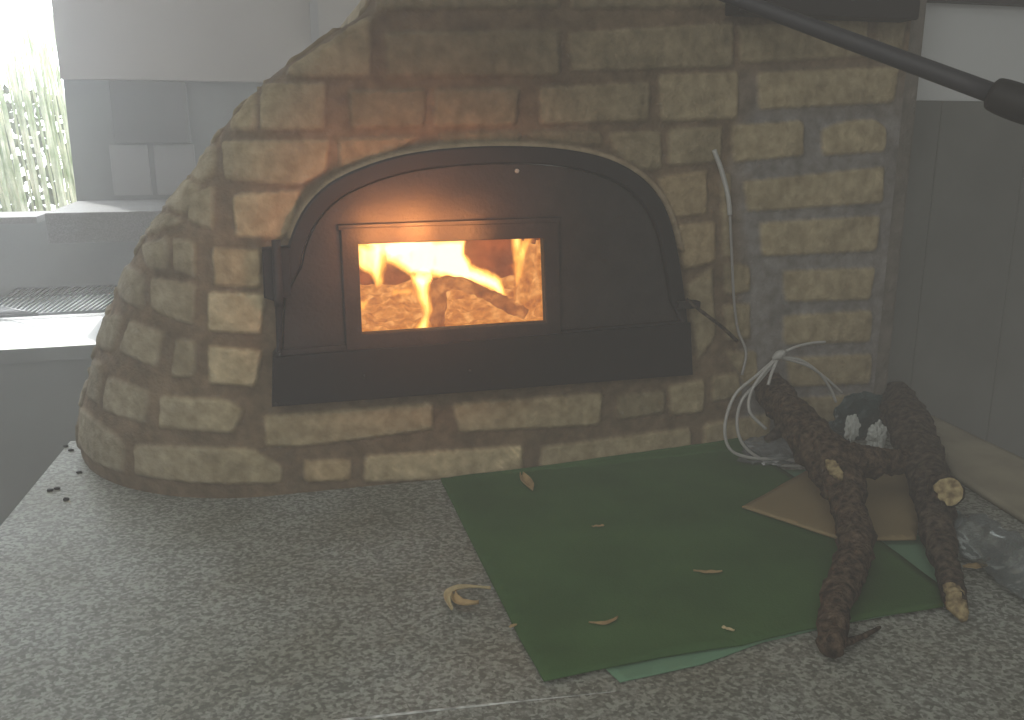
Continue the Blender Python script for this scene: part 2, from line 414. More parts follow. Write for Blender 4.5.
me.loops.add(quad.size); me.loops.foreach_set('vertex_index', quad.reshape(-1).astype(np.int32))
me.polygons.add(len(quad)); me.polygons.foreach_set('loop_start', np.arange(0, quad.size, 4, dtype=np.int32))
me.polygons.foreach_set('use_smooth', [True]*len(quad)); me.update(calc_edges=True)
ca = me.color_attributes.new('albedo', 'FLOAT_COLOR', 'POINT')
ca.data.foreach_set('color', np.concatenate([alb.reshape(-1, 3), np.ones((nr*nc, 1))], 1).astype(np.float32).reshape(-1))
me.materials.append(M['brick'])
link(bpy.data.objects.new('brickwork', me), oven_root)
# right return and top cap of the masonry (dark mortared side beside the grey wall)
M['mortar'] = mat('grey_mortar', (.16,.145,.125), .95, .1, 0, 30, .15, bump=.4, bump_scale=80)
u_top = uL[-1]
box('side_return', uR, uR+.030, .004, .30, ZC, 2.60, M['mortar'], oven_root, .004)

# --- iron front
def P_(*pts, off=0): return [uz(x, y, off) for x, y in pts]
win_px = [(357,243),(543,237),(546,322),(361,334)]
win = P_(*win_px, off=-.024)
dc = np.mean(door_uz, axis=0)
arch_in = [uz(off=-.03, *(np.array([487., 320.])+(np.array(p)-np.array([487., 320.]))*np.array([.93, .90]))) for p in arch_px]
lower_px = [(272,407),(273,357),(690,322),(693,375)]
bot = P_((276,356), (689,321))
# outer frame: everything minus the inner leaf
leaf = [uz(281,356,-.03)]+[uz(283,300,-.03)]+arch_in+[uz(682,322,-.03)]
front = plate('door_frame', door_uz, [leaf], -.030, .004, M['iron_dark'], oven_root, .0025)
lf = plate('door_leaf', [((p[0]-dc[0])*.992+dc[0], (p[1]-dc[1])*.992+dc[1]) for p in leaf], [win], -.024, -.008, M['iron'], oven_root, .0015)
wc = np.mean(win, axis=0)
def grow(poly, k): 
    c = np.mean(poly, axis=0); return [tuple(c+(np.array(p)-c)+np.sign(np.array(p)-c)*k) for p in poly]
wf = plate('window_frame', grow(win, .022), [grow(win, -.001)], -.031, -.020, M['iron'], lf, .0015)
gl_ = plate('glass_pane', grow(win, .006), [], -.0135, -.0105, M['glass'], lf, 0)
plate('lintel_bar', P_((338,225),(560,217),(560,223),(338,231), off=-.03), [], -.030, -.022, M['iron'], lf, .001)
lp = plate('bottom_plate', P_(*[(273,358),(691,323),(693,375),(272,407)], off=-.036), [], -.036, -.028, M['iron_dark'], oven_root, .001)
hg = plate('hinge', P_((262,250),(290,248),(291,296),(276,302),(264,298), off=-.034), [], -.034, .002, M['iron_dark'], oven_root, .002)
bm = bmesh.new()
hp = onplane(276, 240, -.036); hq2 = onplane(279, 306, -.036)
add_tube(bm, [(*hp, .006), (*((hp+hq2)/2), .0062), (*hq2, .006)], 10, 3)
bm_obj('hinge_pin', bm, M['iron'], hg, True)
M['bolt'] = mat('bare_bolt', (.45,.42,.36), .45, .6, .5)
for px, py in ((517,171),(277,404),(280,354),(365,376),(470,371)):
    c = onplane(px, py, -.036 if py > 350 else -.025); bm = bmesh.new()
    add_tube(bm, [(*(c+V*.004), .0035), (*(c-V*.002), .003), (*(c-V*.003), .0012)], 10, 2)
    bm_obj('bolt', bm, M['bolt'] if py < 200 else M['iron'], oven_root, True)
# latch on the right edge
bm = bmesh.new(); a, b = uz(668, 304), uz(690, 296)
add_box(bm, a[0], b[0], -.038, -.02, a[1]-.002, a[1]+.009, .002)
lt = bm_obj('latch', bm, M['iron'], oven_root)
bm = bmesh.new()
pts = [onplane(686, 299, -.034), onplane(705, 314, -.05), onplane(722, 327, -.045), onplane(737, 341, -.03)]
add_tube(bm, [(*p, .0028) for p in pts], 8, 5)
bm_obj('latch_rod', bm, M['bark2'], lt, True)
# glazing soot line under the window (raised seam)
plate('seam_bar', P_((281,350),(560,327),(560,333),(281,356), off=-.03), [], -.030, -.023, M['iron'], lf, .001)

# --- firebox
fx0, fx1 = uz(296, 300)[0], uz(676, 300)[0]
zf = uz(361, 338)[1]-.030
bm = bmesh.new(); prof = []
for k in range(15):
    a = PI*k/14; prof.append(((fx0+fx1)/2-(fx1-fx0)/2*math.cos(a), zf+.07+.20*math.sin(a)))
prof = [(fx0, zf)]+prof+[(fx1, zf)]
r0 = [bm.verts.new(W(u, -.004, z)) for u, z in prof]; r1 = [bm.verts.new(W(u, .40, z)) for u, z in prof]
for i in range(len(prof)-1): bm.faces.new((r0[i], r0[i+1], r1[i+1], r1[i]))
bm.faces.new(r1); bm.faces.new((r0[0], r0[-1], r1[-1], r1[0]))
bm_obj('firebox', bm, M['firebrick'], oven_root)

# --- fire : glowing embers, flames, burning log
def ember_mat():
    m = bpy.data.materials.new('glowing_embers'); m.use_nodes = True; nt = m.node_tree; nt.nodes.clear()
    tc = nt.nodes.new('ShaderNodeTexCoord'); n = nt.nodes.new('ShaderNodeTexNoise'); n.inputs['Scale'].default_value = 60; n.inputs['Detail'].default_value = 8
    nt.links.new(tc.outputs['Object'], n.inputs['Vector'])
    r = nt.nodes.new('ShaderNodeValToRGB'); cr = r.color_ramp
    cr.elements[0].position = .30; cr.elements[0].color = (.50,.13,.025,1)
    cr.elements[1].position = .72; cr.elements[1].color = (1.25,.62,.20,1)
    e = cr.elements.new(.5); e.color = (.82,.30,.06,1)
    nt.links.new(n.outputs['Fac'], r.inputs['Fac'])
    em = nt.nodes.new('ShaderNodeEmission'); em.inputs[1].default_value = .95; nt.links.new(r.outputs['Color'], em.inputs[0])
    o = nt.nodes.new('ShaderNodeOutputMaterial'); nt.links.new(em.outputs[0], o.inputs[0]); return m
M['ember'] = ember_mat()
def lump_grid(fu, nu, nv, amp, sc, seed):
    vs = []; fs = []
    for i in range(nu+1):
        for j in range(nv+1):
            p = fu(i/nu, j/nv); h = noise.noise(Vector(p)*sc+Vector((seed,)*3))*amp+noise.noise(Vector(p)*sc*2.7)*amp*.5
            vs.append(Vector(p)+Vector((0, 0, h))-Vector(V)*h)
    for i in range(nu):
        for j in range(nv):
            a = i*(nv+1)+j; fs.append((a, a+nv+1, a+nv+2, a+1))
    return vs, fs
vs, fs = lump_grid(lambda a, b: W(fx0+.01+(fx1-fx0-.02)*a, .015+.30*b, zf+.012+.045*b**1.2+.05*max(0, a-.62)), 90, 50, .014, 26, 1)
em = mesh_obj('ember_bed', vs, fs, M['ember'], None, True)
tag(em, 'bed of glowing orange embers behind the oven glass', 'embers', kind='stuff')
# burning heap at the right behind the glass
bm = bmesh.new()
for k, (p, q, r) in enumerate([((516,320),(530,244),.011),((537,322),(541,240),.013),((525,318),(545,262),.012),((517,300),(521,246),.007)]):
    a = onplane(*p, .12+.02*(k % 2)); b = onplane(*q, .15)
    bm2 = bmesh.new(); add_tube(bm2, [(*a, r), (*((a+b)/2+np.array([.004, 0, 0])), r*1.15), (*b, r*.8)], 10, 8, .5, 60, seed=k)
    o = bm_obj('ember_stick', bm2, M['ember'], None, True)
    tag(o, ['glowing stick upright behind the oven glass, furthest left of four','glowing stick standing against right edge of oven window','glowing stick leaning right behind the oven glass','thin glowing stick in front of the right glowing sticks'][k] if False else 'glowing stick standing at right edge of the oven fire', 'firewood', 'glowing sticks at the right of the fire')
bm.free()
# forked burning log
M['burnlog'] = ember_mat(); M['burnlog'].name = 'burning_log'
cr = [n for n in M['burnlog'].node_tree.nodes if n.type == 'VALTORGB'][0].color_ramp
cr.elements[0].color = (.26,.065,.014,1); cr.elements[1].color = (.48,.15,.035,1); cr.elements[2].color = (.85,.34,.09,1)
bm = bmesh.new()
def ptr(px, py, off, rpx):
    p = onplane(px, py, off); return (*p, rpx*depth(p)/F)
add_tube(bm, [ptr(438,340,.09,8.5), ptr(437,312,.095,9.5), ptr(437,292,.10,10), ptr(446,284,.10,8.5), ptr(464,285,.095,7), ptr(486,294,.09,7), ptr(506,304,.08,7), ptr(519,311,.075,7.5), ptr(526,315,.07,6)], 12, 7, .35, 60)
lg = bm_obj('burning_log', bm, M['burnlog'], None, True)
tag(lg, 'bent glowing log burning inside the oven window', 'firewood')
def flame_mat():
    m = bpy.data.materials.new('flame'); m.use_nodes = True; nt = m.node_tree; nt.nodes.clear()
    at = nt.nodes.new('ShaderNodeAttribute'); at.attribute_name = 'flame_level'
    tc = nt.nodes.new('ShaderNodeTexCoord'); n = nt.nodes.new('ShaderNodeTexNoise'); n.inputs['Scale'].default_value = 42; n.inputs['Detail'].default_value = 5
    mp = nt.nodes.new('ShaderNodeMapping'); mp.inputs['Scale'].default_value = (1, 1, .35)
    nt.links.new(tc.outputs['Object'], mp.inputs[0]); nt.links.new(mp.outputs[0], n.inputs['Vector'])
    ad = nt.nodes.new('ShaderNodeMath'); ad.operation = 'MULTIPLY_ADD'; ad.inputs[1].default_value = 1.15; 
    nt.links.new(n.outputs['Fac'], ad.inputs[0]); nt.links.new(at.outputs['Fac'], ad.inputs[2])
    sb = nt.nodes.new('ShaderNodeMath'); sb.operation = 'SUBTRACT'; sb.inputs[1].default_value = .60; nt.links.new(ad.outputs[0], sb.inputs[0])
    r = nt.nodes.new('ShaderNodeValToRGB'); cr = r.color_ramp
    cr.elements[0].position = .0; cr.elements[0].color = (1.0,.28,.04,1)
    cr.elements[1].position = .8; cr.elements[1].color = (1.0,.80,.38,1)
    e = cr.elements.new(.3); e.color = (1.0,.52,.10,1)
    nt.links.new(sb.outputs[0], r.inputs['Fac'])
    st = nt.nodes.new('ShaderNodeMapRange'); st.inputs[1].default_value = 0; st.inputs[2].default_value = .85; st.inputs[3].default_value = 1.0; st.inputs[4].default_value = 3.6
    nt.links.new(sb.outputs[0], st.inputs[0])
    em = nt.nodes.new('ShaderNodeEmission'); nt.links.new(r.outputs['Color'], em.inputs[0]); nt.links.new(st.outputs[0], em.inputs[1])
    tr = nt.nodes.new('ShaderNodeBsdfTransparent'); mx = nt.nodes.new('ShaderNodeMixShader')
    al = nt.nodes.new('ShaderNodeMapRange'); al.inputs[1].default_value = .02; al.inputs[2].default_value = .38
    nt.links.new(sb.outputs[0], al.inputs[0]); nt.links.new(al.outputs[0], mx.inputs[0])
    nt.links.new(tr.outputs[0], mx.inputs[1]); nt.links.new(em.outputs[0], mx.inputs[2])
    o = nt.nodes.new('ShaderNodeOutputMaterial'); nt.links.new(mx.outputs[0], o.inputs[0]); return m
M['flame'] = flame_mat()
def flame(name, polyz, off, heatk, label):
    """soft lens-shaped tongue of fire; outline traced on the plane `off` behind the oven front"""
    P = np.array([uz(340+x/4.655, 225+y/4.655, off) for x, y in polyz])
    c = P.mean(0); x0, z0 = P.min(0)-.006; x1, z1 = P.max(0)+.006
    st = .0022; us = np.arange(x0, x1, st); zs_ = np.arange(z0, z1, st)
    X, Y = np.meshgrid(us, zs_)
    n = np.array([[noise.noise(Vector((a*45, b*30, off*50))) for a in us] for b in zs_])
    X2 = X+n*.004
    ins = inside(X2, Y, P); Pc = np.vstack([P, P[:1]])
    d = seg_dist(X2, Y, Pc); sd = np.where(ins, d, -d)
    heat = np.clip((sd+.004)/.018, 0, 1)*heatk
    keep = sd > -.005
    idm = -np.ones(X.shape, int); vs = []; hs = []; fs = []
    for side in (1, -1):
        idm[:] = -1
        for i in range(X.shape[0]):
            for j in range(X.shape[1]):
                if keep[i, j]:
                    idm[i, j] = len(vs); vs.append(W(X[i, j], off+side*(.0006+.016*max(0, min(1, sd[i, j]/.022))), Y[i, j])); hs.append(heat[i, j])
        for i in range(X.shape[0]-1):
            for j in range(X.shape[1]-1):
                q = (idm[i, j], idm[i, j+1], idm[i+1, j+1], idm[i+1, j])
                if min(q) >= 0: fs.append(q if side > 0 else q[::-1])
    o = mesh_obj(name, vs, fs, M['flame'], None, True)
    a = o.data.attributes.new('flame_level', 'FLOAT', 'POINT'); a.data.foreach_set('value', hs)
    tag(o, label, 'flame', kind='stuff'); o.visible_shadow = True
    return o
flame('flame', [(190,95),(260,60),(420,55),(585,60),(580,130),(610,185),(690,205),(745,250),(775,335),(735,322),(640,285),(540,258),(440,235),(330,235),(290,205),(215,165)], .13, .92, 'largest yellow white flame rolling over the bent log in the oven')
flame('flame', [(320,225),(435,215),(415,310),(420,400),(408,500),(350,498),(385,420),(355,340)], .075, .78, 'narrow yellow flame hanging down in front of the embers left of the bent log')
flame('flame', [(60,85),(205,75),(215,150),(190,265),(162,300),(135,240),(80,190)], .12, .70, 'yellow flame tongue at the left edge of the oven window')
flame('flame', [(806,50),(832,60),(834,130),(868,60),(895,58),(845,165),(850,235),(815,300),(808,200)], .10, .42, 'thin orange flame at the right of the oven window')
flame('flame', [(85,350),(130,350),(120,390),(100,400)], .06, .45, 'tiny flame low in the left corner of the oven window')
flame('flame', [(230,290),(350,285),(350,330),(240,335)], .16, .42, 'low orange flame flickering behind the embers at left')

# ------------------------------------------------------------------ WORKTOP
# counter outline (photo pixels on the plane z = ZC)
def gnd(px, py, z=ZC): return onz(px, py, z)
bl = gnd(70, 441); fl_dir = (gnd(0, 526)-bl).normalized()
fa, fb = gnd(350, 719), gnd(620, 690); fdir = (fb-fa).normalized()
def isect(p, d, q, e):
    A = np.array([[d.x, -e.x], [d.y, -e.y]]); s = np.linalg.solve(A, np.array([q.x-p.x, q.y-p.y])); return p+d*s[0]
fl_ = isect(bl, fl_dir, fa, fdir)
ra, rb = gnd(928, 415), gnd(1024, 463); rdir = (rb-ra).normalized()
fr = isect(ra, rdir, fa, fdir)
Uv, Vv = Vector(U), Vector(V)
br_ = isect(ra, rdir, W(0, .12, ZC), Uv)
blb = isect(bl, fl_dir, W(0, .66, ZC), Uv)
def prism(name, pts, z0, z1, m, parent=None, bevel=0):
    bm = bmesh.new(); t = [bm.verts.new((p.x, p.y, z1)) for p in pts]; b = [bm.verts.new((p.x, p.y, z0)) for p in pts]
    bm.faces.new(t); bm.faces.new(b[::-1])
    for i in range(len(pts)):
        j = (i+1) % len(pts); bm.faces.new((t[i], b[i], b[j], t[j]))
    if bevel:
        bmesh.ops.recalc_face_normals(bm, faces=bm.faces)
        bmesh.ops.bevel(bm, geom=[e for e in bm.edges if all(v.co.z > z1-1e-5 for v in e.verts)], offset=bevel, segments=2, affect='EDGES', profile=.5)
    return bm_obj(name, bm, m, parent)
wt = empty('granite_worktop', (0, 1.0, ZC-.04), 'speckled grey granite worktop carrying the brick oven, green felt and branches', 'worktop')
mid_u = br_+(-Vv)*0
blc = bl+fl_dir*(-.0)
slab = prism('worktop_slab', [fl_, fr, br_, isect(br_, Uv, W(uR+.05, 0, ZC), Vv), isect(W(uR+.05, 0, ZC), Vv, W(0, .66, ZC), Uv), isect(bl, Uv*-1, W(0, .66, ZC), Vv) if False else isect(bl, Uv, blb, Vv) if False else bl+Uv*.02+Vv*.0, bl], ZC-.04, ZC, M['granite'], wt, .0012)
# front strip of the same stone, laid a few mm lower in front of the slab edge
nrm = Vector((fdir.y, -fdir.x, 0))
if nrm.y > 0: nrm = -nrm
front = prism('front_strip', [fl_+nrm*.0004, fl_+nrm*.34, fr+nrm*.34, fr+nrm*.0004], ZC-.043, ZC-.0006, M['granite'], wt, .0008)
M['edge'] = mat('pale_edge_highlight', (.62,.64,.62), .5, .4, 0, 80, .3, col2=(.2,.2,.19))  # highlight on the slab's front edge, made as a pale line
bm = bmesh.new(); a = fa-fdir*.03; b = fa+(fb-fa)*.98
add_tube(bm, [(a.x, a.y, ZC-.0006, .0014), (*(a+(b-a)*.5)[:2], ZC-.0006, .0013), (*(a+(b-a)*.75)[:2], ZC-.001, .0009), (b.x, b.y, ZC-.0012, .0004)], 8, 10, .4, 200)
bm_obj('edge_highlight_line', bm, M['edge'], wt, True)
# masonry base below the worktop (pulled in so the slab overhangs)
cen = (fl_+fr+br_+bl)/4
def inset(p, k=.03): d = (cen-p); d.z = 0; return p+d.normalized()*k
base = prism('worktop_base', [inset(fl_+nrm*.30), inset(fr+nrm*.30), inset(br_), W(uR+.02, .1, ZC)+Vv*.0, W(uR+.02, .60, ZC), W(uL[0]+.05, .60, ZC), inset(bl)], 0, ZC-.044, M['cement'], wt)

# ------------------------------------------------------------------ ROOM
wall_off = uv_of(onz(60, 296, ZC))[1]
def wz(px, py, off=None): return uz(px, py, wall_off if off is None else off)
OFF = wall_off
u_w = wz(71, 150)[0]; z_sill = wz(30, 215)[1]
z_wt = 2.25; u_left = wz(0, 100)[0]-1.1
u_edge = wz(372, 40)[0]+.6
Z_split = wz(160, 81)[1]
box('wall_back', u_w, 3.2, OFF, OFF+.15, 0, 2.7, M['cement']).update_tag()
wb = bpy.data.objects['wall_back']; tag(wb, kind='structure')
bx2 = box('wall_back_left', u_left-1.2, u_left, OFF, OFF+.15, 0, 2.7, M['cement']); tag(bx2, kind='structure')
bx3 = box('wall_back_sill', u_left, u_w, OFF, OFF+.15, 0, z_sill-.02, M['cement']); tag(bx3, kind='structure')
bx4 = box('wall_back_lintel', u_left, u_w, OFF, OFF+.15, z_wt, 2.7, M['cement']); tag(bx4, kind='structure')
wu = box('trim_1', u_w, 3.2, OFF-.04, OFF-.001, Z_split, 2.7, M['plaster']); tag(wu, kind='structure')
sl = box('trim_2', u_left, wz(42, 215)[0], OFF-.08, OFF+.16, z_sill-.02, z_sill, M['granite2']); tag(sl, kind='structure')
# vertical corner line on the upper wall
a = wz(310, 20, OFF-.04)[0]; b = wz(318, 20, OFF-.04)[0]
tag(box('trim_3', a, b, OFF-.055, OFF-.0405, Z_split+.12, 2.7, M['panel_light']), kind='structure')
# granite shelf
zsh = wz(120, 200)[1]
sh_off = None
for o_ in np.arange(OFF-.02, OFF-1.2, -.005):
    if uz(120, 211.5, o_)[1] >= zsh: sh_off = o_; break
sh_off = sh_off if sh_off is not None else OFF-.3
zsb = uz(120, 242, sh_off)[1]
shf = box('granite_shelf', uz(46, 228, sh_off)[0], uz(260, 228, sh_off)[0], sh_off, OFF-.001, zsb, zsh, M['granite2'], None, .003)
tag(shf, 'thick grey granite shelf on the far wall below the window edge', 'shelf')
# dark box panel and niche under it
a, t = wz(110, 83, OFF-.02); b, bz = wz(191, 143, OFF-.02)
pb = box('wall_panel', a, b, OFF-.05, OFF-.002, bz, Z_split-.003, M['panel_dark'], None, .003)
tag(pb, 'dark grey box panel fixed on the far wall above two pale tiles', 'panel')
a2, _ = wz(112, 170); m2, _ = wz(153, 170); b2, _ = wz(196, 170)
for k, (x0, x1) in enumerate(((a2, m2-.008), (m2+.008, b2))):
    o = box('wall_tile', x0, x1, OFF-.012, OFF-.001, zsh+.015, bz-.004, M['panel_light'], None, .002)
    tag(o, ['pale grey square tile under the dark wall panel, window side','pale grey square tile under the dark wall panel, oven side'][k], 'tile', 'pale tiles below the wall panel')
# background counter, wet top with its sky reflection painted white
bt = box('glare_white_worktop', u_left-.9, uz(240, 300, OFF-.3)[0], uv_of(onz(40, 347, ZC))[1], OFF-.002, ZC-.035, ZC, M['glare_top'], None, .003)
bo = uv_of(onz(40, 347, ZC))[1]
tag(bt, 'worktop along the far wall under the grill racks, sky reflection painted white', 'worktop')
be = box('worktop_cabinet', u_left-.9, uz(240, 300, OFF-.3)[0], bo+.02, OFF-.002, 0, ZC-.0355, M['cement'], None, .002)
tag(be, 'grey cement cabinet base beneath the white worktop at left', 'cabinet')
ed = box('edge_band', u_left-.9, uz(240, 300, OFF-.3)[0], bo-.004, bo-.0005, ZC-.036, ZC-.002, M['cement'], bt, .0005)
# grill racks
def rack(name, quad, nb, label, r=.0028):
    t = empty(name, quad[0], label, 'grill rack', 'wire grill racks on the white worktop')
    bm = bmesh.new(); Q = [np.array(q) for q in quad]
    loop = Q+[Q[0]]
    for p, q in zip(loop, loop[1:]): add_tube(bm, [(*p, r*1.6), (*((p+q)/2), r*1.6), (*q, r*1.6)], 8, 1)
    bm_obj('rack_frame', bm, M['wire'], t, True)
    bm = bmesh.new()
    for k in range(1, nb):
        s = k/nb; p = Q[0]+(Q[1]-Q[0])*s; q = Q[3]+(Q[2]-Q[3])*s
        add_tube(bm, [(*p, r), (*((p+q)/2), r), (*q, r)], 6, 1)
    bm_obj('rack_bars', bm, M['wire'], t, True)
    return t
fo = uv_of(onz(60, 313, ZC+.012))[1]
f1 = Vector(onz(-22, 317, ZC+.012)); f2 = f1+Uv*((uz(103, 312, fo)[0]-uz(-22, 317, fo)[0]))
bo_ = OFF-.03
bk1 = W(uz(17, 289, bo_)[0], bo_, uz(17, 289, bo_)[1]); bk2 = W(uz(142, 285, bo_)[0], bo_, uz(142, 285, bo_)[1])
rack('grill_rack', [f1, f2, bk2, bk1], 22, 'wire grill rack lying on the white worktop beside the oven')
g1 = Vector(onz(-110, 322, ZC+.03)); g2 = Vector(onz(38, 314.5, ZC+.03))
k1 = Vector(onz(-130, 309, ZC+.032)); k2 = Vector(onz(-12, 305, ZC+.032))
rack('grill_rack', [g1, g2, k2, k1], 22, 'second wire grill rack cut by the left edge, on the white worktop')
# right-hand wall: grey tiled below, white above, with a dark beam
RO = .125
zr = uz(950, 101, RO)[1]
M['plaster_right'] = mat('pale_grey_wall', (.50,.52,.53), .85, .2, 0, 3, .03)
M['joint'] = mat('grout', (.105,.11,.10), .8)
M['tile_wall'] = mat('grey_tiled_wall', (.135,.14,.13), .7, .25, 0, 6, .10)
wr = box('wall_right', uR+.031, 3.2, RO, RO+.12, 0, zr, M['tile_wall']); tag(wr, kind='structure')
wr2 = box('wall_right_upper', uR+.031, 3.2, RO+.003, RO+.12, zr+.0005, 2.7, M['plaster_right']); tag(wr2, kind='structure')
zb = uz(980, 4, RO-.01)[1]
bmn = box('trim_4', uR+.055, 3.0, RO-.02, RO-.0005, zb, zb+.14, M['iron_dark']); tag(bmn, kind='structure')
for k, px in enumerate((926, 1012)):
    u_ = uz(px, 250, RO)[0]
    tag(box('trim_%d' % (5+k), u_-.0012, u_+.0012, RO-.0015, RO-.0002, 0, zr, M['joint']), kind='structure')
# floor, ceiling, enclosing walls
tag(box('floor', -3.0, 3.2, -3.2, OFF+.15, -.05, 0, M['floor']), kind='structure')
tag(box('ceiling', -3.0, 3.2, -3.2, OFF+.15, 2.7, 2.75, M['ceil']), kind='structure')
tag(box('wall_left', -3.1, -3.0, -3.2, OFF+.15, 0, 2.7, M['plaster_dim']), kind='structure')
tag(box('wall_far_right', 3.2, 3.3, -3.2, RO, 0, 2.7, M['plaster_dim']), kind='structure')
tag(box('wall_behind', -3.0, 3.2, -3.3, -3.2, 0, 2.7, M['plaster_dim']), kind='structure')

# ------------------------------------------------------------------ OUTSIDE: bamboo screen
tag(box('ground', -9, 2, OFF+.16, OFF+9, -.1, -.02, M['ground']), kind='structure')
BO = OFF+1.0
ua = uz(-150, 150, BO)[0]; ub = uz(110, 150, BO)[0]
k = 0; u_ = ua; ztop = uz(30, 45, BO)[1]
while u_ < ub:
    r = random.uniform(.005, .010); bm = bmesh.new()
    lean = random.uniform(-.05, .02); top = ztop+random.uniform(-.12, .16); zz_ = 0; pts = []
    nk = 12
    for i in range(nk):
        f = i/(nk-1); q = W(u_-lean*0-(.14+lean)*f+random.uniform(-.004, .004), BO+(k % 3)*.06+random.uniform(-.006, .006), f*top)
        pts.append((*q, r*(1-.25*f)*(1.0 if i % 2 else 1.12)))
    add_tube(bm, pts, 7, 2)
    o = bm_obj('bamboo_cane', bm, M['bamboo'], None, True)
    tag(o, 'pale green bamboo cane in the screen outside the window', 'bamboo', 'bamboo canes of the screen outside')
    u_ += r*.9+random.uniform(.0, .004); k += 1
# loose garden greenery behind the screen
bm = bmesh.new()
for i in range(5000):
    c = W(random.uniform(ua-.4, ub+.3), BO+random.uniform(.3, .7), random.uniform(-.02, ztop-.15)); d = Vector((random.uniform(-1,1), random.uniform(-.4,.4), random.uniform(-1,1))).normalized()*.03
    e = d.cross(Vector((0, 1, 0))).normalized()*.016
    vs = [bm.verts.new(c-d), bm.verts.new(c+e), bm.verts.new(c+d), bm.verts.new(c-e)]; bm.faces.new(vs)
tag(bm_obj('garden_foliage', bm, M['foliage'], None), 'green leaves showing between the bamboo canes outside', 'foliage', kind='stuff')

# ------------------------------------------------------------------ THINGS ON THE WORKTOP
def sheet(name, pxs, z, th, m, label, cat, sub=26, wav=.0015, lift=None, seed=0):
    """flat sheet, outline in photo pixels laid on the worktop"""
    P = [onz(x, y, z) for x, y in pxs]
    bm = bmesh.new(); f = bm.faces.new([bm.verts.new(p) for p in P]); bmesh.ops.triangulate(bm, faces=[f])
    for _ in range(5):
        es = [e for e in bm.edges if e.calc_length() > .018]
        if not es: break
        bmesh.ops.subdivide_edges(bm, edges=es, cuts=1)
        bmesh.ops.triangulate(bm, faces=bm.faces)
    for v in bm.verts:
        v.co.z += abs(noise.noise(v.co*14+Vector((seed,)*3)))*wav
        if lift: v.co.z += lift(v.co)
    o = bm_obj(name, bm, m, None, True)
    sol = o.modifiers.new('thickness', 'SOLIDIFY'); sol.thickness = th; sol.offset = 1
    tag(o, label, cat); return o
def up_back(co):     # the back edge of the felt rides up against the lowest bricks
    u, v = uv_of(co)[0], uv_of(co)[1]
    return max(0, v+.055)*.55
teal_l = sheet('pale_green_sheet', [(560,655),(604,668),(620,683),(702,665),(762,643),(830,627),(945,606),(944,570),(918,536),(830,470),(760,470),(560,560)], ZC+.0008, .0008, M['teal'], 'pale green sheet peeking out from under the dark green felt', 'sheet', seed=3, wav=.0008)
felt = sheet('green_felt', [(440,479),(470,475),(540,465),(620,453),(700,441),(722,438),(760,456),(820,494),(878,540),(940,586),(943,608),(880,617),(800,632),(742,646),(660,658),(608,669),(544,682),(520,640),(480,560)], ZC+.0035, .0015, M['green'], 'large dark green felt mat spread on the granite in front of the oven', 'mat', seed=1, wav=.0022)
# pull the felt clear of the oven front: points behind the bricks fold up the wall
for o in (felt,):
    for v in o.data.vertices:
        u, vv = uv_of(v.co)
        lim = -.014
        if vv > lim:
            ex = vv-lim; v.co -= Vv*ex; v.co.z += ex*.32
card = sheet('cardboard_piece', [(742,508),(772,492),(806,472),(860,466),(926,464),(921,500),(916,541),(876,541),(835,539),(790,524)], ZC+.0085, .0025, M['card'], 'brown cardboard piece under the forked branches on the green felt', 'cardboard', seed=5, wav=.002)
bd = sheet('beige_band', [(926,417),(1024,464),(1060,482),(1060,542),(1024,524),(952,478)], ZC+.0015, .008, M['band'], 'pale beige board lying along the right edge of the worktop', 'band', seed=6, wav=.001)  # thin pale band laid along the right side of the worktop

# branches
def bp(px, py, z, rpx):
    p = onz(px, py, ZC+z); return (*p, rpx*depth(p)/F)
log = empty('forked_branch', onz(838, 560, ZC), 'thick forked brown branch lying across felt and cardboard, dark end by the cable coil', 'branch')
bm = bmesh.new()
add_tube(bm, [bp(766,383,.105,14), bp(778,398,.10,18), bp(800,425,.090,20), bp(825,455,.075,24), bp(843,482,.060,22), bp(850,510,.046,17), bp(856,545,.034,18), bp(845,580,.026,17), bp(834,610,.021,15), bp(832,640,.017,14), bp(836,652,.015,8)], 22, 9, .30, 45, cap_idx=None, seed=2)
bm_obj('stem', bm, M['bark'], log, True)
bm = bmesh.new()
add_tube(bm, [bp(836,458,.080,20), bp(858,461,.074,17), bp(884,462,.066,14), bp(908,460,.058,11)], 16, 8, .35, 45, seed=5)
bm_obj('side_branch', bm, M['bark'], log, True)
bm = bmesh.new()
add_tube(bm, [bp(838,645,.012,5), bp(853,640,.008,4), bp(868,634,.005,3), bp(880,627,.004,1.5)], 10, 6, .3, 60, seed=7)
bm_obj('twig', bm, M['bark'], log, True)
bm = bmesh.new()
add_tube(bm, [bp(790,420,.09,7), bp(778,432,.075,6), bp(766,440,.06,4)], 10, 6, .3, 60, seed=9)
bm_obj('twig', bm, M['bark2'], log, True)
# peeled scar
bm = bmesh.new()
add_tube(bm, [bp(827,461,.088,3), bp(832,466,.086,6), bp(838,474,.079,6), bp(842,480,.074,2)], 10, 6, .6, 80, seed=11)
sc_ = bm_obj('bare_scar', bm, M['cutwood'], log, True); sc_['label'] = 'pale barkless scar'
log2 = empty('dark_branch', onz(935, 560, ZC), 'dark straight branch with pale sawn stub, leaning at the right beside cardboard', 'branch')
bm = bmesh.new()
add_tube(bm, [bp(896,393,.070,13), bp(903,410,.070,19), bp(915,440,.062,22), bp(926,470,.052,21), bp(934,500,.044,20), bp(938,535,.034,16), bp(948,570,.024,14), bp(954,590,.018,13), bp(958,604,.014,12)], 22, 9, .30, 45, seed=21)
bm_obj('stem', bm, M['bark2'], log2, True)
bm = bmesh.new()
add_tube(bm, [bp(934,484,.046,13), bp(940,488,.060,15), bp(946,491,.074,15.5), bp(948,492,.080,14.5)], 20, 5, .38, 50, cap_idx=1, seed=22)
